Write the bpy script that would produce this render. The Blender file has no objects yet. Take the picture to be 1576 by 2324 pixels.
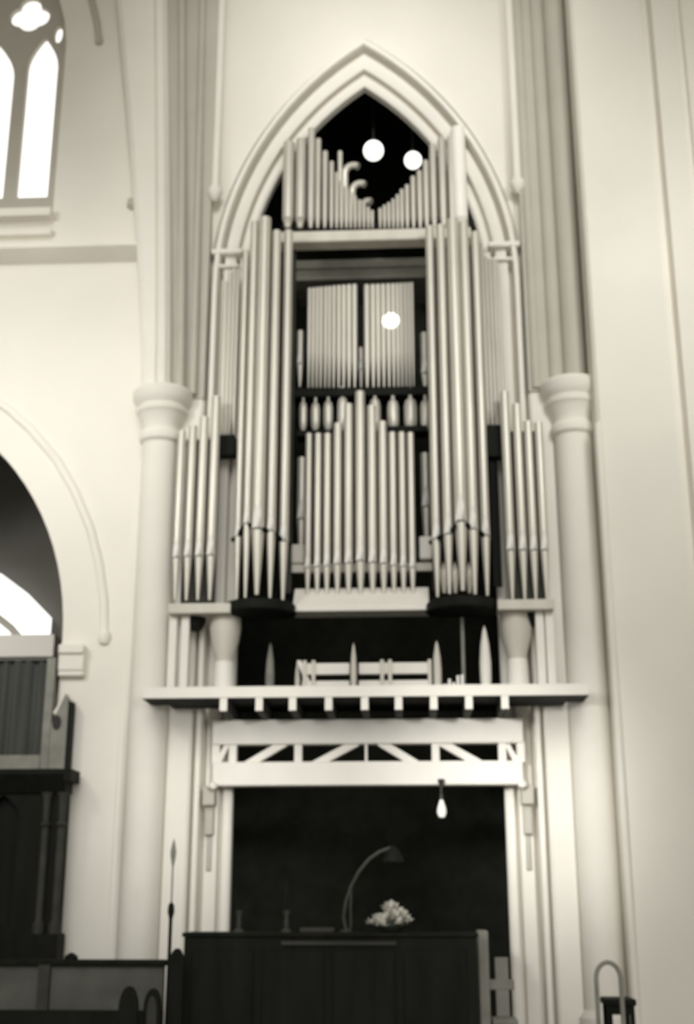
import bpy, bmesh, math, random
from mathutils import Vector
random.seed(7)
PI = math.pi
scene = bpy.context.scene
col = scene.collection

# ------------------------------------------------------------------ camera
F = 2814.0                       # focal length in pixels of the 1576 x 2324 frame
PITCH, YAW = math.radians(17.5), math.radians(3.0)
CAM = Vector((0.54, -15.0, 1.6))
cd = bpy.data.cameras.new('camera'); cam = bpy.data.objects.new('camera', cd); col.objects.link(cam)
cd.sensor_fit = 'VERTICAL'; cd.sensor_height = 24.0; cd.lens = 24.0 * F / 2324.0
cam.location = CAM; cam.rotation_euler = (PI / 2 + PITCH, 0, YAW)
cd.dof.use_dof = True; cd.dof.focus_distance = 4.0; cd.dof.aperture_fstop = 1.7   # the old print is softly out of focus
cd.clip_end = 200
scene.camera = cam

# ------------------------------------------------------------------ light
world = bpy.data.worlds.new('world'); scene.world = world; world.use_nodes = True
bg = world.node_tree.nodes['Background']
bg.inputs[0].default_value = (1.0, 0.985, 0.95, 1); bg.inputs[1].default_value = 0.60
def sun(rot, energy, angle):
    l = bpy.data.lights.new('daylight', 'SUN'); l.energy = energy; l.angle = math.radians(angle); l.color = (1, .985, .95)
    o = bpy.data.objects.new('daylight', l); col.objects.link(o); o.rotation_euler = rot; return o
sun((math.radians(90 - 24), 0, math.radians(4)), 0.95, 30)
def area(loc, target, size, energy, spread=180):  # unseen lamps, added to brighten chosen parts of the walls
    l = bpy.data.lights.new('added_area_light', 'AREA'); l.shape = 'DISK'; l.size = size; l.energy = energy; l.color = (1, .985, .95); l.spread = math.radians(spread)
    o = bpy.data.objects.new('added_area_light', l); col.objects.link(o); o.location = loc
    o.rotation_euler = (Vector(target) - Vector(loc)).to_track_quat('-Z', 'Y').to_euler(); return o
area((-7.5, -9, 9.0), (-4.4, 0, 7.4), 2.0, 60, 60)
area((5.8, -10, 11.0), (3.8, -.7, 9.3), 2.0, 60, 65)
area((0, -12, 14.5), (0, 0, 13.2), 1.6, 42, 38)
area((-2.2, -10, 4.2), (1.7, -.2, 2.7), 1.0, 14, 21)
area((1.6, -10, 4.2), (-1.6, -.2, 2.8), 1.0, 7, 22)
vs = scene.view_settings
vs.view_transform = 'Standard'; vs.look = 'None'; vs.gamma = 1.0; vs.exposure = 0.0; vs.use_curve_mapping = False
scene.cycles.use_denoising = True

# ------------------------------------------------------------------ pixel -> place
def P(px, py, Y):
    u = (px - 788) / F; v = (1162 - py) / F
    R = Vector((math.cos(YAW), math.sin(YAW), 0)); fh = Vector((-math.sin(YAW), math.cos(YAW), 0))
    d = fh * math.cos(PITCH) + Vector((0, 0, math.sin(PITCH))) + R * u + (Vector((0, 0, math.cos(PITCH))) - fh * math.sin(PITCH)) * v
    t = (Y - CAM.y) / d.y
    return CAM + d * t
def X(px, py, Y): return P(px, py, Y).x
def Z(py, Y, px=838): return P(px, py, Y).z
def W(wpx, px, py, Y): return X(px + wpx / 2, py, Y) - X(px - wpx / 2, py, Y)

# ------------------------------------------------------------------ materials
def mat(name, c, rough=.6, metal=0.0, noise=.06, scale=3.0, bump=0.0, emit=None, grain=None, spec=.5):
    m = bpy.data.materials.new(name); m.use_nodes = True
    nt = m.node_tree; b = nt.nodes['Principled BSDF']
    b.inputs['Roughness'].default_value = rough; b.inputs['Metallic'].default_value = metal; b.inputs['Specular IOR Level'].default_value = spec
    tc = nt.nodes.new('ShaderNodeTexCoord'); mp = nt.nodes.new('ShaderNodeMapping')
    nt.links.new(tc.outputs['Object'], mp.inputs[0])
    if grain: mp.inputs['Scale'].default_value = grain
    n = nt.nodes.new('ShaderNodeTexNoise'); n.inputs['Scale'].default_value = scale; n.inputs['Detail'].default_value = 4
    nt.links.new(mp.outputs[0], n.inputs['Vector'])
    r = nt.nodes.new('ShaderNodeValToRGB')
    r.color_ramp.elements[0].position = .3; r.color_ramp.elements[1].position = .7
    r.color_ramp.elements[0].color = tuple(max(0, x * (1 - noise)) for x in c) + (1,)
    r.color_ramp.elements[1].color = tuple(min(1, x * (1 + noise)) for x in c) + (1,)
    nt.links.new(n.outputs[0], r.inputs[0]); nt.links.new(r.outputs[0], b.inputs['Base Color'])
    if bump:
        bp = nt.nodes.new('ShaderNodeBump'); bp.inputs['Strength'].default_value = bump; bp.inputs['Distance'].default_value = .02
        nt.links.new(n.outputs[0], bp.inputs['Height']); nt.links.new(bp.outputs[0], b.inputs['Normal'])
    if emit:
        b.inputs['Emission Color'].default_value = emit[0] + (1,); b.inputs['Emission Strength'].default_value = emit[1]
    return m
STONE = mat('cream_stone', (.84, .81, .735), .8, noise=.035, scale=1.2, bump=.05)
PLASTER = mat('cream_plaster', (.83, .80, .72), .85, noise=.03, scale=.8, bump=.04)
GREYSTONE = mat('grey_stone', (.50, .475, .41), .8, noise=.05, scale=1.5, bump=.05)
AISLE = mat('dark_grey_stone', (.16, .155, .135), .9, noise=.1, scale=1.0, spec=.1)  # dark grey for the aisle walls and ceiling
DARKROOM = mat('chamber_shade', (.030, .031, .024), .95, noise=.2, scale=4, spec=.1)  # black of the unlit chamber put into its surface colour
DARKWOOD = mat('dark_oak', (.0085, .009, .007), .7, noise=.35, scale=6, grain=(1, 1, .2), spec=.15)
MIDWOOD = mat('brown_oak', (.045, .045, .038), .7, spec=.2, noise=.25, scale=6, grain=(.3, 1, 1))
GREYWOOD = mat('grey_panel', (.27, .265, .23), .8, noise=.15, scale=5, spec=.2)
DIMBRASS = mat('tarnished_metal', (.055, .057, .048), .6, noise=.2, scale=8, spec=.2)
PIPE = mat('dull_tin', (.66, .635, .56), .38, .35, noise=.06, scale=3, grain=(1, 1, .3))
LIP = mat('pale_highlight_tin', (.90, .88, .82), .4, .0, noise=.02)  # highlights at the pipe mouths put into a paler colour
CROWN = mat('grey_zinc', (.56, .54, .475), .42, .3, noise=.08, scale=3, grain=(1, 1, .3))
WOODPIPE = mat('pale_pine', (.66, .63, .55), .6, noise=.08, scale=5, grain=(1, 1, .15))
PAINT = mat('white_paint', (.84, .81, .74), .5, noise=.03)
SLOT = mat('mouth_shadow_slot', (.03, .03, .027), .8)
CLOTH = mat('grey_cloth', (.07, .075, .066), .9, noise=.2, scale=8, grain=(1, 1, .1))
GLASS = mat('daylit_glass', (.9, .9, .88), .4, emit=((1, .99, .97), 1.05), noise=.02)
LAMP = mat('opal_lamp_glass', (.9, .9, .86), .3, emit=((1, .97, .9), 1.6), noise=.01)
BULB = mat('pearl_bulb_glass', (.8, .78, .7), .3, emit=((1, .97, .88), .35), noise=.01)
IRON = mat('dark_iron', (.06, .06, .055), .45, .5)
PETAL = mat('white_petals', (.78, .76, .69), .7, noise=.1, scale=20)
LEAF = mat('dull_leaf', (.08, .09, .06), .7, noise=.3, scale=10)
PAPER = mat('paper', (.06, .06, .05), .9, spec=.1)
PARTITION = mat('stained_panel', (.10, .10, .088), .8, noise=.2, scale=3, spec=.15)
SWELL = mat('swell_board', (.30, .295, .25), .85, noise=.15, scale=4, spec=.1)
FLOOR = mat('stone_floor', (.30, .285, .25), .7, noise=.1, scale=1.5)

# ------------------------------------------------------------------ mesh helper
class MB:
    def __init__(s): s.v = []; s.f = []
    def add(s, vs, fs):
        n = len(s.v); s.v += [tuple(v) for v in vs]; s.f += [tuple(i + n for i in f) for f in fs]
    def box(s, x0, x1, y0, y1, z0, z1):
        if x0 > x1: x0, x1 = x1, x0
        if y0 > y1: y0, y1 = y1, y0
        if z0 > z1: z0, z1 = z1, z0
        s.add([(x, y, z) for x in (x0, x1) for y in (y0, y1) for z in (z0, z1)],
              [(0, 1, 3, 2), (4, 6, 7, 5), (0, 4, 5, 1), (2, 3, 7, 6), (0, 2, 6, 4), (1, 5, 7, 3)])
        return s
    def prism(s, pts, y0, y1):                      # polygon in XZ, along Y
        n = len(pts)
        s.add([(x, y0, z) for x, z in pts] + [(x, y1, z) for x, z in pts],
              [tuple(range(n)), tuple(range(2 * n - 1, n - 1, -1))] + [(i, i + n, (i + 1) % n + n, (i + 1) % n) for i in range(n)])
        return s
    def vprism(s, pts, z0, z1):                     # polygon in XY, along Z
        n = len(pts)
        s.add([(x, y, z0) for x, y in pts] + [(x, y, z1) for x, y in pts],
              [tuple(range(n - 1, -1, -1)), tuple(range(n, 2 * n))] + [(i, (i + 1) % n, (i + 1) % n + n, i + n) for i in range(n)])
        return s
    def lathe(s, prof, cx, cy, n=20, sy=1.0, a0=0, a1=2 * PI):
        full = abs(a1 - a0 - 2 * PI) < 1e-6
        m = n if full else n + 1
        vs = []
        for r, z in prof:
            for i in range(m):
                a = a0 + (a1 - a0) * i / n
                vs.append((cx + r * math.cos(a), cy + sy * r * math.sin(a), z))
        fs = []
        for k in range(len(prof) - 1):
            for i in range(n):
                j = (i + 1) % m
                fs.append((k * m + i, k * m + j, (k + 1) * m + j, (k + 1) * m + i))
        if prof[0][0] > 1e-5: fs.append(tuple(range(m - 1, -1, -1)))
        if prof[-1][0] > 1e-5: fs.append(tuple(range((len(prof) - 1) * m, len(prof) * m)))
        s.add(vs, fs); return s
    def tube(s, path, r, n=10):
        path = [Vector(p) for p in path]
        rs = r if isinstance(r, (list, tuple)) else [r] * len(path)
        vs = []; prev = None
        for i, p in enumerate(path):
            t = (path[min(i + 1, len(path) - 1)] - path[max(i - 1, 0)]).normalized()
            if prev is None:
                a = t.orthogonal().normalized()
            else:
                a = (prev - t * prev.dot(t)).normalized()
            prev = a; b = t.cross(a)
            for k in range(n):
                w = 2 * PI * k / n
                vs.append(p + (a * math.cos(w) + b * math.sin(w)) * rs[i])
        fs = [(i * n + k, i * n + (k + 1) % n, (i + 1) * n + (k + 1) % n, (i + 1) * n + k) for i in range(len(path) - 1) for k in range(n)]
        fs += [tuple(range(n - 1, -1, -1)), tuple(range((len(path) - 1) * n, len(path) * n))]
        s.add(vs, fs); return s
    def build(s, name, m, parent=None, bevel=0, smooth=True):
        me = bpy.data.meshes.new(name); 
        org = Vector((0, 0, 0))
        if parent is None and s.v:                 # origin at the middle of the base
            xs, ys, zs = zip(*s.v)
            org = Vector(((min(xs) + max(xs)) / 2, (min(ys) + max(ys)) / 2, min(zs)))
        elif parent is not None:
            org = world_loc(parent)
        me.from_pydata([Vector(v) - org for v in s.v], [], s.f); me.update()
        bm = bmesh.new(); bm.from_mesh(me); bmesh.ops.recalc_face_normals(bm, faces=bm.faces); bm.to_mesh(me); bm.free()
        me.materials.append(m)
        if smooth:
            me.polygons.foreach_set('use_smooth', [True] * len(me.polygons)); me.set_sharp_from_angle(angle=math.radians(35))
        o = bpy.data.objects.new(name, me); col.objects.link(o)
        if parent is not None: o.parent = parent
        else: o.location = org
        if bevel:
            b = o.modifiers.new('bevel', 'BEVEL'); b.width = bevel; b.segments = 2; b.limit_method = 'ANGLE'
        return o
def world_loc(o):
    v = Vector((0, 0, 0))
    while o: v = v + o.location; o = o.parent
    return v
def tag(o, label, cat, group=None):
    o['label'] = label; o['category'] = cat
    if group: o['group'] = group
    return o
def thing(name, label, cat, loc, group=None):
    o = bpy.data.objects.new(name, None); col.objects.link(o); o.location = loc; o.empty_display_size = .1
    return tag(o, label, cat, group)
def struct(mb, name, m, **k):
    o = mb.build(name, m, **k); o['kind'] = 'structure'; return o
def cut(o, cutters):
    objs = []
    for c in cutters:
        w = c.build('cutter', STONE, smooth=False); objs.append(w)
        md = o.modifiers.new('cut', 'BOOLEAN'); md.object = w; md.operation = 'DIFFERENCE'; md.solver = 'EXACT'
    dg = bpy.context.evaluated_depsgraph_get(); dg.update()
    me = bpy.data.meshes.new_from_object(o.evaluated_get(dg))
    o.modifiers.clear(); old = o.data; o.data = me; me.name = o.name; bpy.data.meshes.remove(old)
    for w in objs: bpy.data.objects.remove(w, do_unlink=True)

# ------------------------------------------------------------------ pointed arch geometry (two-centred)
HW, ZS, RAD = 1.62, 9.5, 3.97                      # half width, springing height, radius of the inner edge
def arch_path(r, n=18, z0=0.0, hw=HW, zs=ZS, R=RAD, cx=0.0):
    w = hw + r; h = math.sqrt(R * R - (R - hw) ** 2) + 1.60 * r      # outer orders are steeper: each has its own centre
    Rr = (w * w + h * h) / (2 * w); c = Rr - w; th = math.acos(c / Rr)
    L = [(cx - w, z0), (cx - w, zs * .5)]
    L += [(cx + c - Rr * math.cos(th * i / n), zs + Rr * math.sin(th * i / n)) for i in range(n + 1)]
    return L + [(2 * cx - x, z) for x, z in reversed(L[:-1])]
def moulding(profile, **k):
    mb = MB(); rows = [[(x, y, z) for x, z in arch_path(r, **k)] for r, y in profile]
    n = len(rows[0]); mb.v = [p for row in rows for p in row]
    for a in range(len(rows) - 1):
        for i in range(n - 1):
            mb.f.append((a * n + i, a * n + i + 1, (a + 1) * n + i + 1, (a + 1) * n + i))
    return mb
def wall_round_arch(r, y, x0, x1, ztop):
    mb = MB(); pts = arch_path(r); h = len(pts) // 2
    for side, xe, seg in ((0, x0, pts[:h + 1]), (1, x1, pts[h:])):
        for (xa, za), (xb, zb) in zip(seg, seg[1:]):
            mb.add([(xe, y, za), (xa, y, za), (xb, y, zb), (xe, y, zb)], [(0, 1, 2, 3)])
    za = pts[h][1]
    mb.add([(x0, y, za), (x1, y, za), (x1, y, ztop), (x0, y, ztop)], [(0, 1, 2, 3)])
    return mb

# ================================================================== SETTING
TOP = 17.0
struct(MB().box(-9, 9, -16.5, 6.2, -.12, 0), 'floor', FLOOR)
struct(MB().box(-9.2, 6.7, -11, 4.2, 17.0, 17.2), 'ceiling', PLASTER)
struct(MB().box(6.5, 6.7, -16, .1, 0, 17.0), 'wall_nave_right', PLASTER)
struct(MB().box(-9.2, -9.0, -16, 4.2, 0, 17.0), 'wall_nave_left', PLASTER)
struct(wall_round_arch(.5, 0.0, -3.0, 3.0, TOP), 'wall_back', PLASTER, smooth=False)
prof = [(0, .16), (0, .03), (.03, 0), (.10, -.01), (.105, .12), (.15, .12), (.155, -.03), (.18, -.05), (.30, -.06),
        (.30, .10), (.355, .10), (.36, -.09), (.375, -.14), (.43, -.14), (.46, -.05), (.46, .02), (.50, .03)]
struct(moulding(prof), 'trim_1', STONE)
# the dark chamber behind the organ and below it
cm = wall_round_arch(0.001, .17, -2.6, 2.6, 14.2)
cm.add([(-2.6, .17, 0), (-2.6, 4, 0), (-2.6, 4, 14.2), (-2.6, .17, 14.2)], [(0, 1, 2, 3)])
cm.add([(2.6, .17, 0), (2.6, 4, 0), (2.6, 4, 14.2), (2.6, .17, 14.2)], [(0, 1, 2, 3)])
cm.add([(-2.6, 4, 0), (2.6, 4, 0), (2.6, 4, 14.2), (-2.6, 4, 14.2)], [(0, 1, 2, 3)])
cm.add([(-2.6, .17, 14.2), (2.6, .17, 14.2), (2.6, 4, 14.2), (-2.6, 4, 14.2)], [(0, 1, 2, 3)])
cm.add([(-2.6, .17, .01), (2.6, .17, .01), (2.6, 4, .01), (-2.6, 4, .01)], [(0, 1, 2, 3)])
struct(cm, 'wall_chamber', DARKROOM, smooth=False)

# piers beside the arch
def pier(s):
    mb = MB()
    pts = [(2.10, .1), (2.10, -.14), (2.13, -.17), (2.38, -.17), (2.41, -.13), (2.43, -.05), (3.0, -.05), (3.0, .1)]
    mb.vprism([(s * x, y) for x, y in pts], 0, TOP)
    return mb
struct(pier(-1), 'wall_pier_left', STONE); struct(pier(1), 'wall_pier_right', STONE)
# upper shafts over the capitals, recess shade put into grey stone, right side upright
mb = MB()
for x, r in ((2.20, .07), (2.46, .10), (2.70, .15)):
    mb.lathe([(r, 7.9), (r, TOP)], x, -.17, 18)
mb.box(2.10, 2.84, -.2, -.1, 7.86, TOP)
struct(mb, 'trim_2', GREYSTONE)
# left side: the shafts lean out as the vault rib begins to spring
def lean(z): t = max(0, (z - 8.0) / 6.0); return .30 * t ** 1.15
def wide(z): t = max(0, (z - 8.0) / 6.0); return .40 + .37 * t ** 1.3
zz = [7.9 + i * (TOP - 7.9) / 14 for i in range(15)]
mb = MB(); n = len(zz)
rows = []
for z in zz:
    xr = -2.52 - lean(z); xl = xr - wide(z)
    rows += [(xr, -.05, z), (xr - .02, -.26, z), (xr - .08, -.33, z), (xr - .16, -.35, z), (xr - .18, -.31, z), (xr - .2, -.35, z),
             (xl + .10, -.35, z), (xl + .03, -.30, z), (xl, -.2, z), (xl, .05, z)]
k = 10
mb.v = rows; mb.f = [(i * k + j, i * k + j + 1, (i + 1) * k + j + 1, (i + 1) * k + j) for i in range(n - 1) for j in range(k - 1)]
struct(mb, 'trim_3', STONE)
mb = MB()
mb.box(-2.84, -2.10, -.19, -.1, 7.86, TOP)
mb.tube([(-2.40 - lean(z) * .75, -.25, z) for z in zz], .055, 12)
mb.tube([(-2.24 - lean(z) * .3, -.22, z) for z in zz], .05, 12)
struct(mb, 'trim_4', GREYSTONE)  # greyed like the right shafts, the stone colour carries the recess shade
# thin wall shafts ending in small bosses beside the arch
for s, px, py, nm in ((-1, 488, 440, 'trim_5'), (1, 1175, 422, 'trim_6')):
    z = Z(py, -.2, px); x = X(px, py, -.2)
    struct(MB().lathe([(.0, z - .12), (.06, z - .08), (.10, z + .02), (.10, z + .07), (.055, z + .12), (.055, TOP)], x, -.19, 14), nm, STONE)
# right: the big projecting pier face and the wall beyond it
mb = MB()
xa = 3.89
pts = [(2.86, .1), (2.86, -.66), (2.90, -.70), (xa - .08, -.70), (xa - .06, -.58), (xa + .03, -.56), (xa + .07, -.70), (4.25, -.70), (4.27, -.64), (4.34, -.64), (4.36, -.70), (6.5, -.70), (6.5, .1)]
mb.vprism(pts, 0, TOP)
struct(mb, 'wall_right', PLASTER)
struct(MB().lathe([(.05, 0), (.05, 7.2)], 2.87, -.70, 14), 'trim_7', STONE)
# left nave wall with its clerestory window and the aisle arch
wl = MB().box(-8.5, -2.95, 0, .7, 0, TOP)
wall_left = struct(wl, 'wall_left', PLASTER, smooth=False)
def lancet(x0, x1, z0, zs, za):
    xm = (x0 + x1) / 2; L = [(x0, z0), (x0, zs)]
    for i in range(1, 5):
        t = i / 5; L.append((x0 + (xm - x0) * t ** 1.7, zs + (za - zs) * t))
    L += [(xm, za)] + [(2 * xm - x, z) for x, z in reversed(L)]
    return L
ap = arch_path(0, z0=-.3, hw=2.3, zs=4.76, R=3.54, cx=-6.10)
cut(wall_left, [MB().prism(ap, -1, 2), MB().prism(lancet(-5.95, -4.36, 10.75, 13.6, 15.6), -1, 2)])
# window_1: stone tracery plate with two lancets, a quatrefoil and an eyelet
wf = MB().prism(lancet(-5.97, -4.34, 10.73, 13.6, 15.62), .34, .42)
w1 = struct(wf, 'window_1', GREYSTONE, smooth=False)
cuts = [MB().prism(lancet(-5.02, -4.57, 11.25, 13.45, 13.98), -1, 2), MB().prism(lancet(-5.80, -5.22, 11.25, 13.3, 13.9), -1, 2)]
qx, qz = -5.06, 14.34
for dx, dz, r in ((-.13, .02, .17), (.13, .02, .17), (0, .20, .16), (0, -.06, .17)):
    cuts.append(MB().prism([(qx + dx + r * math.cos(a), qz + dz + r * math.sin(a)) for a in [i * PI / 8 for i in range(16)]], -1, 2))
cuts.append(MB().prism([(-4.60 + .06 * math.cos(a), 14.03 + .15 * math.sin(a)) for a in [i * PI / 8 for i in range(16)]], -1, 2))
cut(w1, cuts)
pane = MB().box(-5.9, -4.4, .44, .46, 10.8, 15.0).build('window_pane', GLASS, w1)
pane['label'] = 'bright leaded daylight pane'
# sills and string course
zc = Z(487, -.1, 60)
mb = MB().prism([(-6, zc - .07), (-4.33, zc - .07), (-4.33, zc + .05), (-6, zc + .05)], -.20, .3)
struct(mb, 'trim_8', STONE)
zc = Z(530, -.05, 60); struct(MB().box(-6, -4.33, -.11, .1, zc - .05, zc + .04), 'trim_9', STONE)
zc = Z(572, -.12, 150)
mb = MB(); mb.v = [(x, y, z) for x in (-8.4, -3.0) for y, z in ((.05, zc - .11), (-.06, zc - .10), (-.27, zc + .0), (-.27, zc + .04), (.05, zc + .14))]
mb.f = [(i, (i + 1) % 5, (i + 1) % 5 + 5, i + 5) for i in range(5)] + [(0, 1, 2, 3, 4), (9, 8, 7, 6, 5)]
struct(mb, 'trim_10', STONE)
# hood mould round the aisle arch with a boss, and one over the clerestory window
def hood(px_pts, Y, r, nm, boss_r, m=STONE):
    pts = [P(a, b, Y) for a, b in px_pts]
    mb = MB().tube(pts, r, 12); e = pts[-1]
    mb.lathe([(0, e.z - boss_r * 1.3), (boss_r * .7, e.z - boss_r), (boss_r, e.z - .02), (boss_r * .9, e.z + boss_r * .6), (0, e.z + boss_r)], e.x, e.y, 14)
    struct(mb, nm, m)
hood([(-190, 830), (-110, 858), (-40, 893), (20, 930), (70, 975), (130, 1045), (170, 1115), (205, 1200), (225, 1280), (236, 1360), (237, 1445)], .0, .06, 'trim_11', .09)
hood([(185, -60), (208, 0), (220, 50), (225, 92)], -.02, .05, 'trim_12', .06, GREYSTONE)
zb = P(298, 460, -.05); struct(MB().lathe([(0, zb.z - .1), (.07, zb.z - .04), (.06, zb.z + .06), (0, zb.z + .1)], zb.x, -.02, 12), 'trim_13', GREYSTONE)
# corbelled impost of the aisle arch
mb = MB()
for (py, d, h) in ((1472, .16, .06), (1525, .10, .05), (1500, .12, .12)):
    z = Z(py, -d, 160); mb.box(-3.80, -3.48, -d, .1, z - h, z + h)
struct(mb, 'trim_14', STONE, bevel=.02)
# aisle beyond the arch
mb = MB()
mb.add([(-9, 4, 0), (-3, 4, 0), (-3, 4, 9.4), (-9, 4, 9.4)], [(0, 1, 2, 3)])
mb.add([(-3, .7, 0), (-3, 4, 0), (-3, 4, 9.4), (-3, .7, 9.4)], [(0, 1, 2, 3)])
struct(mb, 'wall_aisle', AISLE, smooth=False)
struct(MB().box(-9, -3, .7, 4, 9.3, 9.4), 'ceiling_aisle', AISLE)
# bright aisle window with sloping rerearch, one tracery bar
zb, = [Z(1438, 3.6, 60)]
L = [P(-70, 1290, 3.6), P(0, 1300, 3.6), P(60, 1345, 3.6), P(112, 1400, 3.6)]
xr = X(112, 1420, 3.6)
half = [(xr, zb), (xr, L[3].z)] + [(p.x, p.z) for p in reversed(L[:3])]
xm = L[0].x - .25
pts = half + [(xm, L[0].z + .12)] + [(2 * xm - x, z) for x, z in reversed(half)]
w2 = struct(MB().tube([P(-30, 1385, 3.6), P(0, 1405, 3.6), P(25, 1425, 3.6), P(42, 1445, 3.6)], .06, 8), 'window_2', GREYSTONE)
MB().prism(pts, 3.66, 3.7).build('window_pane', GLASS, w2)
zl0, zl1 = Z(1490, 2.9, 60), Z(1440, 2.9, 60)
MB().box(-8, X(122, 1460, 2.9), 2.9, 3.9, zl0, zl1).build('window_sill', STONE, w2)

# ================================================================== COLUMNS
def column(s, label):
    x = s * 2.63; y = -.20
    t = thing('engaged_column', label, 'column', (x, y, 0), 'columns flanking the organ arch')
    MB().lathe([(.36, 0), (.36, .25), (.30, .32), (.30, .40), (.24, .48)], x, y, 28).build('base', STONE, t)
    MB().lathe([(.235, .46), (.235, 7.26)], x, y, 28).build('shaft', STONE, t)
    MB().lathe([(.235, 7.20), (.275, 7.24), (.285, 7.30), (.265, 7.36), (.245, 7.38), (.25, 7.46), (.30, 7.56), (.315, 7.60), (.335, 7.62), (.34, 7.68),
                (.32, 7.70), (.345, 7.73), (.385, 7.80), (.39, 7.90), (.36, 7.94), (.1, 7.96)], x, y, 32).build('capital', STONE, t)
column(-1, 'cream stone engaged column with moulded capital left of the organ')
column(1, 'cream stone engaged column with moulded capital right of the organ')

# ================================================================== GALLERY
YD = -1.0
zt, zbm = Z(1555, YD), Z(1581, YD)
xl, xr_ = X(322, 1581, YD), X(1339, 1577, YD)
gal = thing('organ_gallery', 'white timber gallery on a lattice girder carrying the organ across the arch', 'gallery', (0, YD, zbm))
mb = MB().vprism([(xl, YD + .03), (xr_, YD + .03), (xr_, -.46), (2.33, -.46), (2.33, -.19), (1.58, -.19), (1.58, .14), (-1.58, .14), (-1.58, -.19), (-2.33, -.19), (-2.33, -.46), (xl, -.46)], zbm, zt - .02)
mb.build('deck', DARKWOOD, gal)  # dark wood colour carries the shade of the underside
MB().box(xl, xr_, YD, YD + .03, zbm, zt).build('deck_edge', PAINT, gal, bevel=.006)
zj = Z(1611, YD + .02); YT = -.16
for px in (507, 588, 664, 746, 828, 905, 985, 1065, 1147):
    x = X(px, 1595, YD); w = .042
    mb = MB(); y0, y1 = YD + .03, .14
    mb.prism([(x - w, zj), (x + w, zj), (x + w, zbm), (x - w, zbm)], y0, y1)
    jo = mb.build('joist', MIDWOOD, gal)  # joists darkened too, underside shade put into the wood colour
    MB().box(x - w, x + w, YD + .012, YD + .03, zj, zbm).build('lit_end', PAINT, jo)  # lit front end of the joist, set on as a pale cap
# lattice girder under the joists
zc1, zc0 = zj, Z(1690, YT); zb1, zb0 = Z(1730, YT), Z(1784, YT)
gx0, gx1 = X(482, 1750, YT), X(1190, 1750, YT)
MB().box(gx0, gx1, YT - .10, YT + .08, zc0, zc1).build('top_chord', PAINT, gal, bevel=.012)
MB().box(gx0 + .02, gx1 - .02, YT - .12, YT + .10, zb0, zb1).build('bottom_chord', PAINT, gal, bevel=.012)
for px in (492, 530, 678, 832, 989, 1140, 1182):
    x = X(px, 1712, YT); w = .035 if px == 832 else .045
    if px == 832: w = .015
    MB().box(x - w, x + w, YT - .07, YT + .05, zb1 - .02, zc0 + .02).build('post', PAINT, gal)
for (a, ya, b, yb) in ((560, 1738, 650, 1685), (712, 1738, 812, 1685), (862, 1685, 950, 1738), (1000, 1685, 1095, 1738), (495, 1735, 518, 1690), (1150, 1690, 1176, 1735)):
    p, q = P(a, ya, YT), P(b, yb, YT)
    d = (q - p).normalized(); nrm = Vector((-d.z, 0, d.x)) * (.045 if abs(a - b) > 40 else .03)
    c = [p + nrm, p - nrm, q - nrm, q + nrm]
    MB().prism([(v.x, v.z) for v in c], YT - .06, YT + .04).build('diagonal', PAINT, gal)
for px in (556, 605, 690, 735, 775, 832, 880, 925, 1000, 1080):      # scalloped timber pads under the lower chord
    pass
for s in (-1, 1):
    x0 = s * 1.86
    mb = MB()
    mb.box(x0 - .07, x0 + .07, -.26, 0, zb0 - .22, zb0)
    mb.box(x0 - .05, x0 + .05, -.16, 0, zb0 - .55, zb0 - .22)
    mb.box(x0 - .03, x0 + .03, -.09, 0, zb0 - .95, zb0 - .55)
    mb.build('corbel', GREYSTONE, gal, bevel=.01)
    MB().lathe([(0, zb0 - .06), (.05, zb0 - .03), (.05, zb0 + .03), (0, zb0 + .06)], s * 1.80, -.32, 12).build('bolt_cap', PAINT, gal)

# low rail along the back of the gallery
YR = -.45
rail = thing('gallery_rail', 'low white two-bar rail standing on the gallery deck', 'railing', (X(832, 1555, YR), YR, zt))
for (ya, yb, nm) in ((1505, 1531, 'top_rail'), (1545, 1573, 'bottom_rail')):
    for (pa, pb) in ((686, 794), (815, 868), (868, 978)):
        MB().box(X(pa, ya, YR), X(pb, ya, YR), YR - .03, YR + .03, max(Z(yb, YR), zt), Z(ya, YR)).build(nm, PAINT, rail, bevel=.008)
for px in (692, 712, 868, 886, 976):
    x = X(px, 1535, YR - .05); MB().box(x - .022, x + .022, YR - .08, YR - .03, zt, Z(1500, YR)).build('post', WOODPIPE, rail, bevel=.005)
x0, x1 = X(678, 1530, YR), X(712, 1555, YR)
MB().prism([(x0 - .02, Z(1498, YR)), (x0 + .03, Z(1498, YR)), (x1 + .02, zt), (x1 - .05, zt)], YR - .02, YR + .02).build('brace', PAINT, rail)
# pointed posts standing on the deck
for px, ya, w, Yp, m, lb in ((613, 1455, 20, .1, GREYWOOD, 'dim grey pointed post, leftmost on the gallery deck'),
                          (803, 1458, 14, -.56, WOODPIPE, 'thin pale pointed post rising in front of the gallery rail'),
                          (993, 1455, 20, -.40, WOODPIPE, 'pale pointed post standing just right of the gallery rail'),
                          (1103, 1422, 26, -.35, PAINT, 'tall bright pointed post beside the right gallery jamb'),
                          (676, 1495, 12, -.30, WOODPIPE, 'short pointed post at the left end of the gallery rail')):
    x = X(px, 1530, Yp); r = W(w, px, 1530, Yp) / 2; za = Z(ya, Yp); h = za - zt
    tag(MB().lathe([(r * .8, zt), (r * .85, zt + .05), (r, zt + .2 * h), (r * 1.02, zt + .45 * h), (r * .8, zt + .7 * h), (r * .35, zt + .92 * h), (0, za)], x, Yp, 14).build('pointed_post', m),
        lb, 'post', 'pointed posts on the gallery deck')
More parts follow.
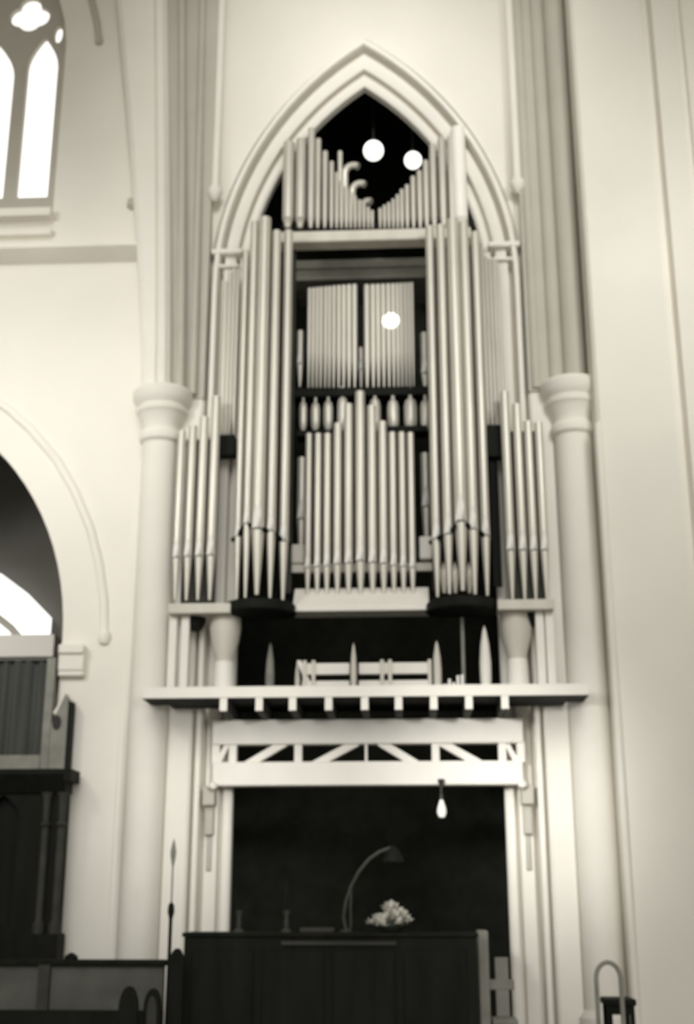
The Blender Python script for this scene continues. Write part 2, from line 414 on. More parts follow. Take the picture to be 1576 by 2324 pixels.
p = P(1053, 1535, -.3); tag(MB().tube([(p.x, -.3, zt), (p.x, -.3, Z(1400, -.3) - .02)], .022, 10).build('thin_pole', GREYWOOD), 'thin grey pole rising from gallery deck to right organ tower', 'pole')
p = P(1030, 1530, -.42)
mb = MB()
for i in range(5):
    x = p.x - .10 + .05 * i; mb.box(x - .016, x + .016, -.44, -.40, zt, zt + (.10, .16, .12, .2, .21)[i])
mb.box(p.x - .13, p.x + .13, -.45, -.39, zt, zt + .05)
tag(mb.build('bracket_rack', PAINT), 'small pale slatted rack on the gallery deck between pointed posts', 'rack')

# ================================================================== ORGAN
org = thing('pipe_organ', 'large pipe organ of pale metal pipes rising through the pointed arch above the gallery', 'pipe organ', (0, -.3, Z(1390, -.3)))
def lip_mesh(x, y, r, zm, hgt):
    # flattened upper lip: a tall pointed facet bowed slightly off the body; the mouth highlight is put into its pale colour
    mb = MB(); w = r * .88; yf = y - r * 1.12
    a = [(x - w, y - r * .80, zm), (x, yf - r * .12, zm), (x + w, y - r * .80, zm), (x + w * .62, yf + r * .10, zm + hgt * .5), (x, y - r * 1.005, zm + hgt), (x - w * .62, yf + r * .10, zm + hgt * .5), (x, yf - r * .05, zm + hgt * .5)]
    mb.add(a, [(0, 1, 6, 5), (1, 2, 3, 6), (5, 6, 4), (6, 3, 4), (0, 5, 4, 3, 2, 1)])
    return mb
def pipe(name, px, yb, ym, yt, w, Y, m=PIPE, lip=True, feet=True, n=18, lipm=LIP, tip=.32, parent=None):
    parent = parent or org
    p = P(px, yb, Y); x = p.x; z0 = p.z; zm = Z(ym, Y, px); z1 = Z(yt, Y, px)
    r = W(w, px, ym, Y) / 2
    mb = MB(); a = r * .90
    mb.lathe([(r * .96, zm), (r, zm + r * .5), (r, z1 - r * .1), (r * .985, z1), (a, z1), (a, z1 - r * 3), (0, z1 - r * 3.05)], x, Y, n)
    b = mb.build(name, m, parent)
    f = MB().lathe([(r * tip, z0), (r * tip * 1.05, z0 + .02), (r * .96, zm - r * .25), (r * 1.02, zm - r * .2), (r * 1.02, zm - r * .06), (r * .9, zm)], x, Y, n).build('foot', m, b)
    if lip:
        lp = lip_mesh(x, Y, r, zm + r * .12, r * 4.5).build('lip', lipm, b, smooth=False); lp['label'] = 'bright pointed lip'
        MB().box(x - r * .62, x + r * .62, Y - r * 1.02, Y - r * .7, zm - r * .10, zm + r * .12).build('mouth', SLOT, b)
    return b
# --- towers: five pipes on a rounded base
YTW = -.34
for s, cpx, specs in ((-1, 588, [(537, 1362, 1218, 570, 16), (557, 1357, 1190, 505, 19), (583, 1350, 1203, 497, 30), (613, 1357, 1207, 526, 21), (642, 1365, 1230, 526, 22)]),
                      (1, 1052, [(994, 1355, 1224, 515, 21), (1021, 1348, 1214, 512, 22), (1051, 1341, 1186, 500, 30), (1079, 1349, 1203, 505, 24), (1107, 1352, 1218, 528, 22)])):
    cx = X(cpx, 1375, YTW)
    for i, (px, yb, ym, yt, w) in enumerate(specs):
        dx = X(px, yb, YTW) - cx
        Y = YTW - math.sqrt(max(.01, .36 ** 2 - dx * dx)) + .1
        pipe('tower_pipe', px, yb, ym, yt, w, Y, n=22)
    zb0_, zb1_ = Z(1395, YTW), Z(1362, YTW)
    MB().lathe([(.30, zb0_ - .02), (.41, zb0_), (.45, zb0_ + .03), (.45, zb1_ - .06), (.43, zb1_ - .03)], cx, YTW + .1, 28, a0=PI, a1=2 * PI).build('tower_base', DARKWOOD, org)
    # dark tube in the gaps between the pipes, drawn for the shadows at their mouths
    pts = []
    for px, yb, ym, yt, w in specs:
        dx = X(px, yb, YTW) - cx
        Y = YTW - math.sqrt(max(.01, .36 ** 2 - dx * dx)) + .1
        q = P(px, ym, Y); pts.append(Vector((X(px, yb, Y), Y, q.z)))
    pth = [pts[0] + Vector((-.08, .05, -.03))]
    for a, b_ in zip(pts, pts[1:]): pth += [a, (a + b_) / 2 + Vector((0, -.06, 0))]
    pth += [pts[-1], pts[-1] + Vector((.08, .05, -.03))]
    MB().tube(pth, .03, 8).build('mouth_shadow_band', DARKWOOD, org)
# --- central flat: eleven pipes in a pointed row
YC = -.12
for px, ym, yt, w in ((698, 1290, 985, 15), (720, 1288, 985, 16), (742, 1286, 985, 17), (766, 1282, 962, 19), (791.5, 1280, 918, 20), (819, 1275, 890, 23),
                      (846.5, 1279, 922, 21), (872, 1281, 958, 20), (895, 1285, 982, 17), (917, 1287, 982, 16.5), (938, 1289, 983, 16)):
    pipe('facade_pipe', px, 1360, ym, yt, w, YC, n=20)
# --- side flats: four pipes each, standing in front of the piers
YS = -.42
for px, ym, yt, w in ((397, 1267, 979, 19), (423, 1265, 968, 20), (449, 1264, 948, 21), (476, 1262, 902, 22)):
    pipe('side_pipe', px, 1362, ym, yt, w, YS, n=20)
for px, ym, yt, w in ((1164, 1250, 890, 22), (1192, 1250, 918, 21), (1217, 1250, 957, 20), (1242, 1250, 960, 20)):
    pipe('side_pipe', px, 1360, ym, yt, w, YS, n=20)
for xa_, xb_, nm in ((388, 528, 'left'), (1128, 1256, 'right')):
    MB().box(X(xa_, 1375, YS), X(xb_, 1375, YS), YS - .16, YS + .14, Z(1387, YS - .16), Z(1364, YS - .16)).build('side_shelf', WOODPIPE, org, bevel=.01)
    for px in ((392, 420) if nm == 'left' else (1228, 1250)):
        x = X(px, 1480, YS); MB().box(x - .05, x + .05, YS - .05, YS + .05, zt, Z(1387, YS - .16)).build('support_post', PAINT, org, bevel=.01)
for a, b_, yt in ((412, 490, 990), (1157, 1240, 985)):
    MB().box(X(a, 1300, YS + .12), X(b_, 1300, YS + .12), YS + .12, YS + .14, Z(1364, YS + .12), Z(yt, YS + .12)).build('dark_backing', MIDWOOD, org)  # dark sheet added behind the side pipes to darken the gaps
MB().box(X(1117, 1200, -.2), X(1136, 1200, -.2), -.2, -.17, Z(1335, -.2), Z(1040, -.2)).build('shade_block', DARKWOOD, org)  # dark strip added in place of the shaded chamber gap
# bulging brackets under the side shelves
for px in (512, 1172):
    x = X(px, 1420, -.3); z1 = Z(1396, -.3)
    MB().lathe([(.10, z1 - .58), (.12, z1 - .50), (.17, z1 - .30), (.19, z1 - .16), (.19, z1 - .02), (.16, z1)], x, -.28, 20).build('bracket', WOODPIPE, org)
    MB().lathe([(.16, zt), (.16, zt + .04), (.13, zt + .1), (.12, z1 - .56)], x, -.28, 18).build('bracket_post', PAINT, org)
for px in (440, 1214):
    x = X(px, 1418, -.30); z1 = Z(1388, -.30)
    MB().lathe([(0, z1 - .22), (.10, z1 - .20), (.15, z1 - .1), (.15, z1)], x, -.30, 16).build('shade_block', DARKWOOD, org)  # dark solid in place of the shadow under the side shelf
# --- front sill of the central flat
mb = MB(); za_, zb_ = Z(1386, -.3), Z(1334, -.03)
mb.v = [(x, y, z) for x in (X(664, 1385, -.3), X(975, 1385, -.3)) for y, z in ((-.30, za_), (.06, za_), (.06, zb_), (-.03, zb_), (-.30, za_ + .07))]
mb.f = [(i, (i + 1) % 5, (i + 1) % 5 + 5, i + 5) for i in range(5)] + [(0, 1, 2, 3, 4), (9, 8, 7, 6, 5)]
mb.build('front_sill', PAINT, org, bevel=.01)
MB().box(X(655, 1290, .05), X(990, 1290, .05), .02, .09, Z(1298, .05), Z(1280, .05)).build('pipe_rack', WOODPIPE, org, bevel=.006)
MB().box(X(952, 1240, .06), X(986, 1240, .06), .0, .3, Z(1270, .0), Z(1218, .0)).build('wind_box', PAINT, org, bevel=.02)
MB().box(X(660, 1250, .06), X(692, 1250, .06), .0, .3, Z(1276, .0), Z(1232, .0)).build('wind_box', WOODPIPE, org, bevel=.02)
pipe('flank_pipe', 683, 1290, 1180, 1040, 21, .16); pipe('flank_pipe', 970, 1280, 1152, 1030, 22, .16)
# stubby feet seen between the right tower pipes
for px in (1009, 1034, 1066):
    p = P(px, 1350, -.2); MB().lathe([(.02, p.z), (.05, p.z + .2), (.045, p.z + .3), (0, p.z + .4)], p.x, -.28, 12).build('small_foot', PIPE, org)
# --- chimney flutes on the two little shelves behind the central flat
YF = .22
for px, w, yt in ((688, 18, 912), (716, 21, 914), (745, 22, 910), (778, 24, 902), (852, 26, 905), (893, 27, 908), (933, 30, 905), (967, 24, 908)):
    p = P(px, 978, YF); r = W(w, px, 950, YF) / 2; z1 = Z(yt, YF, px); z0 = p.z
    b = MB().lathe([(r * .5, z0), (r * .9, z0 + .06), (r, z0 + .14), (r, z1 - .10), (r * .8, z1 - .03), (r * .35, z1)], p.x, YF, 18).build('chimney_flute', PIPE, org)
    MB().lathe([(r * .33, z1 - .01), (r * .30, z1 + .10), (r * .5, z1 + .15)], p.x, YF, 12).build('chimney', CROWN, b)
for a, b_, y0, y1 in ((676, 757, 974, 986), (882, 970, 968, 980)):
    MB().box(X(a, y0, YF), X(b_, y0, YF), YF - .12, YF + .14, Z(y1, YF - .12), Z(y0, YF - .12)).build('flute_shelf', DARKWOOD, org)
# --- upper flats
MB().box(X(668, 886, .3), X(974, 886, .3), .18, .6, Z(897, .18), Z(878, .18)).build('upper_beam', DARKWOOD, org, bevel=.01)
YU = .28
LB = (700.5, 709.7, 718.8, 727.9, 738.2, 747.4, 757.6, 769, 780.5, 792.6, 805.6)
RB = (834, 848, 860, 872, 884, 895, 905, 914, 923, 931.5, 939.5)
for L_, sgn in ((LB, -1), (RB, 1)):
    for i, px in enumerate(L_):
        d = (i if sgn < 0 else 10 - i) / 10.0
        gap = (L_[min(i + 1, 10)] - L_[max(i - 1, 0)]) / (2 if 0 < i < 10 else 1)
        ym = 800 + 20 * d ** 2
        tpx = px
        pipe('upper_pipe', px, 880, ym, (655 - i * .8) if sgn < 0 else (648 - i * .6), gap * .98, YU, m=PIPE, n=14, lip=False)
for px, yb, ym, yt, w in ((681, 878, 828, 752, 15), (966, 890, 850, 757, 20), (820, 880, 840, 790, 12)):
    pipe('flank_pipe', px, yb, ym, yt, w, .42, n=14)
# narrow spot lamp added for the bright patch on the right upper flat
sb_ = bpy.data.lights.new('patch_spot', 'SPOT'); sb_.spot_size = math.radians(1.0); sb_.spot_blend = .05; sb_.energy = 30000; sb_.shadow_soft_size = .01; sb_.color = (1, .985, .95)
so = bpy.data.objects.new('patch_spot', sb_); col.objects.link(so); so.location = (2.6, -12.0, 11.5)
so.rotation_euler = (P(888, 725, YU - .05) - so.location).to_track_quat('-Z', 'Y').to_euler()
# --- dim swell box above the upper flats
mb = MB().box(X(668, 610, .75), X(976, 610, .75), .75, 1.6, Z(632, .75), Z(588, .75))
mb.box(X(664, 595, .72), X(980, 595, .72), .70, 1.6, Z(606, .70), Z(586, .70))
mb.build('swell_box', SWELL, org, bevel=.02)
# --- head rail
mb = MB().box(X(628, 530, -.25), X(1070, 530, -.25), -.25, .0, Z(545, -.25), Z(520, -.25))
mb.build('head_rail', WOODPIPE, org, bevel=.02)
for px in (657, 984):
    x = X(px, 900, -.02); MB().box(x - .06, x + .06, -.05, .06, Z(1345, -.02), Z(540, -.02)).build('frame_stile', MIDWOOD, org)
MB().box(X(640, 505, -.05), X(1075, 505, -.05), -.06, .10, Z(517, -.1), Z(500, -.1)).build('crown_rack', DARKWOOD, org)
for s_ in (-1, 1):
    z = Z(566, -.1); mb = MB()
    mb.box(s_ * 1.66, s_ * 2.09, -.15, .02, z - .03, z + .05); mb.box(s_ * 1.70, s_ * 2.05, -.12, .02, z - .22, z - .17)
    struct(mb, 'trim_15' if s_ < 0 else 'trim_16', STONE, bevel=.02)
# --- crown: pipes falling to the middle then rising again
YK = -.12
CL = [(653, 325, 26), (681, 318, 24), (705, 293, 17), (721, 317, 13), (737, 345, 13), (752, 368, 11), (764, 393, 10), (775, 412, 10), (786, 425, 10), (796, 437, 9), (806, 447, 9), (816, 455, 9), (826, 463, 9), (836, 471, 9), (846, 479, 9)]
CR = [(864, 474, 9), (874, 467, 9), (884, 461, 9), (894, 453, 9), (904, 443, 9), (914, 431, 10), (926, 421, 11), (940, 402, 12), (955, 389, 13), (970, 366, 14), (987, 330, 16), (1008, 315, 18), (1028, 312, 15), (1047, 293, 34)]
for px, yt, w in CL + CR:
    bpx = px + (.5 if px < 838 else -.5)
    pipe('crown_pipe', bpx, 518, 496, yt, w, YK, m=(LIP if px == 1047 else CROWN), n=14, lip=False, tip=.5)
# mitred pipes with hooked tops in the middle of the crown
for px, y0, y1, hx in ((783, 500, 395, 36), (800, 500, 435, 34), (824, 500, 470, 22), (772, 500, 345, 0)):
    a = P(px, y0, .12); b_ = P(px, y1, .12); r = .05 if hx else .035
    pth = [a, (a + b_) / 2, Vector((a.x, .12, b_.z))]
    if hx:
        q = W(hx, px, y1, .12)
        for i in range(1, 7):
            t = PI * .75 * i / 6
            pth.append(Vector((a.x + q * .5 * (1 - math.cos(t)), .12 - .05 * i / 6, b_.z + q * .5 * math.sin(t))))
    MB().tube(pth, r, 12).build('mitred_pipe', PIPE, org)
# --- narrow ranks in the angle between towers and piers
YN = -.22
for bx, tops, yb in (((503, 512, 521, 530), (640, 620, 610, 612), 986), ((1109, 1118, 1127, 1136, 1144), (560, 583, 588, 590, 594), 975)):
    for px, yt in zip(bx, tops):
        pipe('rank_pipe', px, yb, yb - 40, yt, 9, YN, m=(PIPE if px < 800 else CROWN), n=12, lip=False)
    MB().box(X(bx[0] - 6, yb, YN), X(bx[-1] + 6, yb, YN), YN - .08, YN + .1, Z(yb + (44 if px < 800 else 70), YN), Z(yb, YN)).build('rank_chest', DARKWOOD, org)

# globe lamps hanging in the chamber behind the crown
for px, py, rp, Y, lb in ((848, 342, 23, .8, 'larger round white globe lamp hanging in dark arch head above the organ'), (938, 364, 20, .6, 'smaller round white globe lamp hanging low beside right crown pipes')):
    p = P(px, py, Y); r = W(2 * rp, px, py, Y) / 2
    t = thing('globe_lamp', lb, 'lamp', (p.x, Y, p.z), 'globe lamps over the organ')
    MB().lathe([(r * math.sin(a), p.z - r * math.cos(a)) for a in [PI * i / 16 for i in range(17)]], p.x, Y, 24).build('globe', LAMP, t)
    MB().lathe([(.06, p.z + r * .93), (.06, p.z + r * 1.15), (.02, p.z + r * 1.3)], p.x, Y, 14).build('fitter', IRON, t)
    MB().tube([(p.x, Y, p.z + r * 1.2), (p.x, Y, 14.19)], .012, 8).build('rod', IRON, t)

# ================================================================== UNDER THE GALLERY
p = P(1003, 1835, -.33); ztop = zb0
lamp = thing('pendant_bulb', 'pale bare pear-shaped bulb hanging below the gallery girder', 'lamp', (p.x, -.33, p.z))
z0, z1 = Z(1857, -.33), Z(1815, -.33); h = z1 - z0
MB().lathe([(0, z0), (.035, z0 + .01), (.055, z0 + .06), (.05, z0 + .11), (.03, z0 + .17), (.018, z1)], p.x, -.33, 18).build('bulb', BULB, lamp)
MB().lathe([(.022, z1 - .005), (.024, z1 + .05), (.01, z1 + .07)], p.x, -.33, 12).build('socket', IRON, lamp)
MB().lathe([(.012, ztop - .02), (.035, ztop + .02), (.04, ztop + .06)], p.x, -.33, 12).build('ceiling_rose', IRON, lamp)
MB().tube([(p.x, -.33, z1 + .06), (p.x, -.33, ztop - .01)], .006, 6).build('cord', IRON, lamp)

# dark choir desk across the opening
YQ = -2.0
dx0, dx1 = X(416, 2200, YQ), X(1084, 2200, YQ); dz = Z(2117, YQ)
desk = thing('choir_desk', 'long dark oak choir desk front filling the foot of the opening', 'choir desk', ((dx0 + dx1) / 2, YQ, 0))
MB().box(dx0, dx1, YQ, YQ + .06, 0, dz - .04).build('front_panel', DARKWOOD, desk)
MB().box(dx0 - .02, dx1 + .02, YQ - .03, YQ + .50, dz - .04, dz).build('desk_top', DARKWOOD, desk, bevel=.01)
for i in range(4):
    xa_ = dx0 + .08 + i * (dx1 - dx0 - .1) / 4; xb_ = xa_ + (dx1 - dx0 - .1) / 4 - .08
    MB().box(xa_, xb_, YQ - .015, YQ + .01, .25, dz - .16).build('raised_panel', DARKWOOD, desk, bevel=.012)
for x in (dx0 + .03, dx1 - .03): MB().box(x - .03, x + .03, YQ + .06, YQ + .48, 0, dz - .04).build('end_panel', DARKWOOD, desk)
MB().box(X(640, 2132, YQ), X(900, 2132, YQ), YQ - .035, YQ - .02, Z(2145, YQ), Z(2136, YQ)).build('moulding', MIDWOOD, desk)
# pale end post right of the desk
x0, x1 = X(1088, 2200, -1.4), X(1111, 2200, -1.4)
tag(MB().vprism([(x0, -1.4), (x1, -1.4), (x1, -.9), (x0, -.9)], 0, Z(2112, -1.4)).build('stall_end', GREYWOOD, bevel=.01), 'grey upright stall end board beside right end of dark desk', 'stall end')
# chair behind the stall end
YH = -1.0
ch = thing('wooden_chair', 'pale grey wooden chair at the foot of the right jamb', 'chair', (X(1138, 2250, YH), YH, 0))
xa_, xb_ = X(1112, 2250, YH), X(1168, 2250, YH)
MB().box(xa_, xb_, YH - .4, YH, .42, .47).build('seat', GREYWOOD, ch, bevel=.01)
for x in (xa_ + .025, xb_ - .025):
    for y in (YH - .38, YH - .02): MB().box(x - .02, x + .02, y - .02, y + .02, 0, .42).build('leg', GREYWOOD, ch)
MB().box(X(1124, 2200, YH), X(1154, 2200, YH), YH - .03, YH + .02, .47, Z(2172, YH)).build('back_splat', GREYWOOD, ch, bevel=.008)
MB().box(xa_, xb_, YH - .035, YH + .015, Z(2245, YH), Z(2222, YH)).build('back_rail', GREYWOOD, ch, bevel=.008)
# flowers on the desk
fl = thing('flower_arrangement', 'bunch of shaggy white flowers in a bowl on top of dark desk', 'flowers', (X(888, 2115, YQ + .2), YQ + .2, dz))
fx = X(888, 2115, YQ + .2); fy = YQ + .2
MB().lathe([(.07, dz), (.09, dz + .01), (.15, dz + .06), (.14, dz + .06), (.08, dz + .02), (0, dz + .02)], fx, fy, 20).build('bowl', MIDWOOD, fl)
for i in range(40):
    a = random.uniform(0, 2 * PI); q = random.uniform(.0, 1) ** .6
    cx, cy = fx + .23 * q * math.cos(a), fy + .12 * q * math.sin(a)
    cz = dz + .06 + .19 * (1 - q ** 2) * random.uniform(.3, 1.1)
    mb = MB()
    for j in range(34):
        t = random.uniform(0, 2 * PI); e = random.uniform(-.2, 1.3); l = random.uniform(.05, .085)
        d = Vector((math.cos(t) * math.cos(e), math.sin(t) * math.cos(e), math.sin(e)))
        sd = d.cross(Vector((.3, .2, 1))).normalized() * .011
        c = Vector((cx, cy, cz)); u_ = sd.cross(d) * .4
        mb.add([c, c + d * l * .6 + sd, c + d * l, c + d * l * .6 - sd, c + d * l * .6 + u_], [(0, 1, 4), (1, 2, 4), (2, 3, 4), (3, 0, 4), (0, 3, 2, 1)])
    b = mb.build('flower_head', PETAL, fl, smooth=False)
    MB().tube([(fx + (cx - fx) * .3, fy, dz + .03), (cx, cy, cz)], .005, 6).build('stem', LEAF, b)
# gooseneck lamp, candlesticks, papers on the desk
YG = YQ + .25
pth = [P(a, b, YG) for a, b in ((785, 2112), (780, 2080), (786, 2045), (798, 2010), (815, 1978), (838, 1950), (862, 1933), (888, 1924))]
pth[0].z = dz + .03
gl = thing('gooseneck_lamp', 'dim grey arching gooseneck lamp on the desk left of the flowers', 'lamp', (pth[0].x, YG, dz + .002))
MB().lathe([(.07, dz + .002), (.07, dz + .015), (.02, dz + .03), (.015, dz + .06)], pth[0].x, YG, 18).build('base', DIMBRASS, gl)
MB().tube(pth, .018, 10).build('arm', DIMBRASS, gl)
e = pth[-1]; MB().tube([P(797, 2022, YG), P(796, 2060, YG), P(797, 2100, YG), Vector((pth[0].x + .04, YG, dz + .02))], .012, 8).build('brace', DIMBRASS, gl)
MB().lathe([(.11, e.z - .14), (.10, e.z - .11), (.06, e.z - .03), (.02, e.z + .02)], e.x + .02, YG, 18).build('shade', DARKWOOD, gl)
for px, ya, lb in ((542, 2040, 'dark slim candlestick near the left end of the desk'), (650, 1995, 'dark slim candlestick on desk between left end and gooseneck lamp')):
    x = X(px, 2110, YG); za = Z(ya, YG)
    t = thing('candlestick', lb, 'candlestick', (x, YG, dz), 'candlesticks on the desk')
    MB().lathe([(.055, dz), (.055, dz + .015), (.02, dz + .04), (.028, dz + .09), (.018, dz + .14), (.035, dz + .2), (.035, dz + .21)], x, YG, 14).build('stick', DIMBRASS, t)
    MB().lathe([(.02, dz + .2), (.02, za - .02), (.0, za)], x, YG, 12).build('candle', DARKWOOD, t)
x0, x1 = X(683, 2110, YG), X(760, 2110, YG)
tag(MB().box(x0, x1, YG - .12, YG + .1, dz, dz + .045).build('hymn_book', PAPER, bevel=.006), 'closed grey book lying on desk between candlestick and gooseneck lamp', 'book')
x0, x1 = X(522, 2130, YQ - .05), X(608, 2130, YQ - .05)

# ================================================================== LEFT FOREGROUND
# dark carved screen with arched recesses
YV = -.40
sx1 = -3.52; sx0 = -5.2
st, sb = Z(1745, YV - .1, 80), Z(2185, YV, 80)
scr = thing('carved_screen', 'tall dark carved oak screen with arched recesses by the left jamb', 'screen', ((sx0 + sx1) / 2, YV, 0))
zl = Z(1795, YV)
mb = MB(); mb.v = [(x, y, z) for (x, f) in ((sx0, 0), (sx1, 1)) for y, z in ((YV + .3, zl), (YV + .02, zl), (YV - .03, zl + .08), (YV - .12, zl + .20), (YV - .12, st), (YV + .3, st))]
mb.f = [(i, (i + 1) % 6, (i + 1) % 6 + 6, i + 6) for i in range(6)] + [(0, 1, 2, 3, 4, 5), (11, 10, 9, 8, 7, 6)]
mb.box(sx1, sx1 + .08, YV - .12, YV + .3, st - .14, st)
mb.build('cornice', DARKWOOD, scr)
zp = Z(2120, YV)
pn = MB().box(sx0, sx1 - .02, YV + .06, YV + .3, zp, zl).build('panel', DARKWOOD, scr, smooth=False)
rec = []
for i in range(3):
    xa_ = sx1 - .52 - (i + 1) * .46
    rec.append(MB().prism(lancet(xa_ + .03, xa_ + .43, zp + .1, zl - .25, zl - .02), YV - .2, YV + .2))
cut(pn, rec)
for px in (97, 133):
    x = X(px, 1950, YV); MB().lathe([(.07, zp - .02), (.07, zp + .1), (.045, zp + .15), (.045, zl - .4), (.07, zl - .37), (.04, zl - .33), (.05, zl - .08), (.075, zl)], x, YV + .02, 14).build('colonnette', MIDWOOD, scr)
MB().box(sx0, sx1 + .03, YV - .06, YV + .3, .0, zp).build('plinth', DARKWOOD, scr, bevel=.02)
# grey curtain above the screen, in a frame
YB = -.1
cz0, cz1 = st, Z(1492, YB)
cu = thing('curtain', 'grey pleated curtain hanging above the dark carved screen', 'curtain', (-4.4, YB, cz0))
mb = MB(); n = 60; xa_, xb_ = -5.3, X(100, 1600, YB)
for zz_ in (cz0 + .02, cz1):
    for i in range(n + 1):
        t = i / n; x = xa_ + (xb_ - xa_) * t
        mb.v.append((x, YB + .035 * math.sin(t * 58) + .02 * math.sin(t * 21 + 1), zz_))
mb.f = [(i, i + 1, n + 2 + i, n + 1 + i) for i in range(n)]
for zz_ in (cz0 + .02, cz1):
    for i in range(n + 1):
        x_, y_, z_ = mb.v[i if zz_ < cz1 else n + 1 + i]; mb.v.append((x_, y_ + .02, z_))
o_ = 2 * (n + 1)
mb.f += [(o_ + i, o_ + i + 1, o_ + n + 2 + i, o_ + n + 1 + i) for i in range(n)]
mb.f += [(n, o_ + n, o_ + 2 * n + 1, 2 * n + 1), (0, o_, o_ + n + 1, n + 1)]
mb.build('cloth', CLOTH, cu)
MB().tube([(xa_, YB, cz1 + .01), (xb_ + .03, YB, cz1 + .01)], .025, 10).build('rod', IRON, cu)
x0 = xb_ + .01; x1 = X(121, 1600, YB)
MB().box(x0, x1, YB - .04, YB + .06, cz0, cz1 + .03).build('frame_post', GREYWOOD, cu, bevel=.01)
MB().box(xa_, x0, YB - .05, YB + .02, cz0, cz0 + .2).build('hem_board', GREYWOOD, cu, bevel=.01)
# carved bracket beside it
x0, x1 = X(124, 1600, YB), X(160, 1650, YB)
mb = MB().prism([(x0, cz0), (x1, cz0), (x1, Z(1600, YB)), (x1 - .06, Z(1570, YB)), (x0, Z(1640, YB))], YB - .10, YB + .05)
bk = thing('carved_bracket', 'grey bracket panel with round dark hole between curtain and jamb', 'bracket', ((x0 + x1) / 2, YB, cz0))
o_ = mb.build('body', GREYWOOD, bk, bevel=.008)
MB().box(x1 - .01, x1 + .03, YB - .12, YB + .05, cz0, Z(1590, YB)).build('edge', DARKWOOD, bk)
hp = P(129, 1640, YB - .1); MB().lathe([(0, -.01), (.075, 0)], 0, 0, 16)
mb = MB().prism([(hp.x + .055 * math.cos(a), hp.z + .09 * math.sin(a)) for a in [i * PI / 8 for i in range(16)]], YB - .105, YB - .09); mb.build('hole', SLOT, bk)
mb = MB().tube([P(124, 1620, YB - .05), P(140, 1595, YB - .05), P(155, 1575, YB - .05)], .025, 8); mb.build('strut', PAINT, bk)

# low panelled partition in front of the wall
YW = -1.5
pz = Z(2178, YW, 200); px1 = X(372, 2200, YW)
pa = thing('low_partition', 'long low grey panelled partition with a dark cap rail at lower left', 'partition', (-3.5, YW, 0))
zq = Z(2292, YW, 150)
MB().box(-5.4, px1, YW, YW + .08, zq, pz - .05).build('panel', PARTITION, pa)
MB().box(-5.4, px1 + .03, YW - .06, YW + .12, pz - .06, pz).build('cap_rail', DARKWOOD, pa, bevel=.015)
MB().box(-5.4, px1, YW - .04, YW + .1, 0, zq).build('plinth', DARKWOOD, pa, bevel=.01)
x = X(98, 2240, YW - .05); MB().box(x - .06, x + .06, YW - .06, YW + .02, zq, pz - .05).build('stile', MIDWOOD, pa)
x = X(160, 2176, YW); MB().lathe([(.07, pz), (.07, pz + .03), (.03, pz + .06), (0, pz + .07)], x, YW + .03, 14).build('knob', DARKWOOD, pa)
# bench ends
def bench_end(px, ya, w, Y, lb):
    x = X(px, 2290, Y); hw = W(w, px, 2290, Y) / 2; za = Z(ya, Y, px)
    L = [(x - hw, 0), (x - hw, za - hw * 2.2)] + [(x - hw * math.cos(a), za - hw * 2.2 + hw * 2.2 * math.sin(a)) for a in [PI * i / 12 for i in range(1, 12)]] + [(x + hw, za - hw * 2.2), (x + hw, 0)]
    t = thing('bench_end', lb, 'bench end', (x, Y, 0), 'dark rounded bench ends')
    MB().prism(L, Y, Y + .07).build('board', DARKWOOD, t, bevel=.012)
    L2 = [(x + (a - x) * .55, za * .12 + b * .8) for a, b in L]
    MB().prism(L2, Y - .012, Y + .01).build('inset_panel', MIDWOOD if w > 38 and ya > 2200 and px > 330 else DARKWOOD, t)
bench_end(290, 2238, 44, -3.0, 'dark rounded bench end in front of partition, leftmost of the three')
bench_end(345, 2243, 40, -2.7, 'dark rounded bench end, middle one, between its low and tall neighbours')
bench_end(396, 2152, 34, -2.4, 'tallest dark rounded bench end, beside the dark desk')
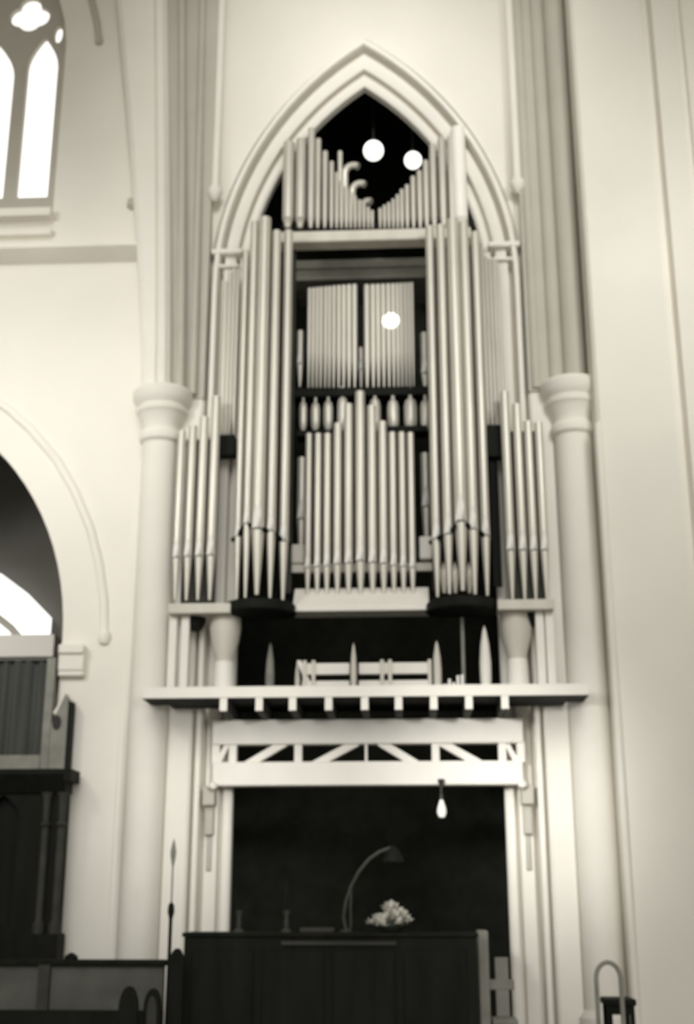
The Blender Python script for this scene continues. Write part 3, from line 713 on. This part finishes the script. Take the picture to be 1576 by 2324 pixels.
# processional pole
YPp = -2.2
b0 = P(379, 2300, YPp); x = b0.x
pp = thing('processional_pole', 'slender dark pole with spear-shaped head beside tallest bench end', 'pole', (x, YPp, 0))
za = Z(1900, YPp)
MB().tube([(x, YPp, 0), (x, YPp, Z(2062, YPp)), ], .018, 10).build('shaft', DARKWOOD, pp)
MB().tube([(x, YPp, Z(2064, YPp)), (x, YPp, Z(1965, YPp))], .009, 8).build('neck', GREYWOOD, pp)
zf = Z(2062, YPp)
MB().lathe([(.018, zf - .10), (.035, zf - .03), (.03, zf + .03), (.01, zf + .06)], x, YPp, 12).build('collar', DARKWOOD, pp)
z0 = Z(1968, YPp); MB().lathe([(.008, z0), (.026, z0 + .10), (.03, z0 + .15), (.018, z0 + .22), (0, za)], x, YPp, 12, sy=.6).build('spear_head', GREYWOOD, pp)

# ================================================================== RIGHT FOREGROUND
YZ = -2.6
hx0, hx1 = X(1356, 2260, YZ), X(1412, 2260, YZ)
hc = thing('hoop_back_chair', 'chair with arched dark metal hoop back at lower right', 'chair', ((hx0 + hx1) / 2, YZ, 0))
zh = Z(2184, YZ, 1384); hr = (hx1 - hx0) / 2; xm = (hx0 + hx1) / 2
pth = [(hx0, YZ, .45), (hx0, YZ, zh - hr * 1.3)] + [(xm - hr * math.cos(a), YZ, zh - hr * 1.3 + hr * 1.3 * math.sin(a)) for a in [PI * i / 12 for i in range(1, 12)]] + [(hx1, YZ, zh - hr * 1.3), (hx1, YZ, .45)]
MB().tube(pth, .022, 10).build('hoop_back', GREYWOOD, hc)
MB().box(hx0 - .04, hx1 + .04, YZ - .4, YZ + .03, .42, .46).build('seat', DARKWOOD, hc, bevel=.015)
for xx in (hx0, hx1):
    for yy in (YZ - .37, YZ): MB().tube([(xx, yy, 0), (xx, yy, .43)], .018, 8).build('leg', IRON, hc)
YY = -2.2
tx0, tx1 = X(1376, 2280, YY), X(1446, 2280, YY); tz = Z(2268, YY, 1410)
tb = thing('side_table', 'small dark table with a thick top beside the hoop-backed chair', 'table', ((tx0 + tx1) / 2, YY, 0))
MB().box(tx0, tx1, YY, YY + .4, tz - .06, tz).build('table_top', DARKWOOD, tb, bevel=.012)
MB().box(tx0 + .04, tx1 - .04, YY + .04, YY + .36, tz - .14, tz - .06).build('apron', DARKWOOD, tb)
for xx in (tx0 + .04, tx1 - .04):
    for yy in (YY + .04, YY + .36): MB().box(xx - .02, xx + .02, yy - .02, yy + .02, 0, tz - .06).build('leg', DARKWOOD, tb)
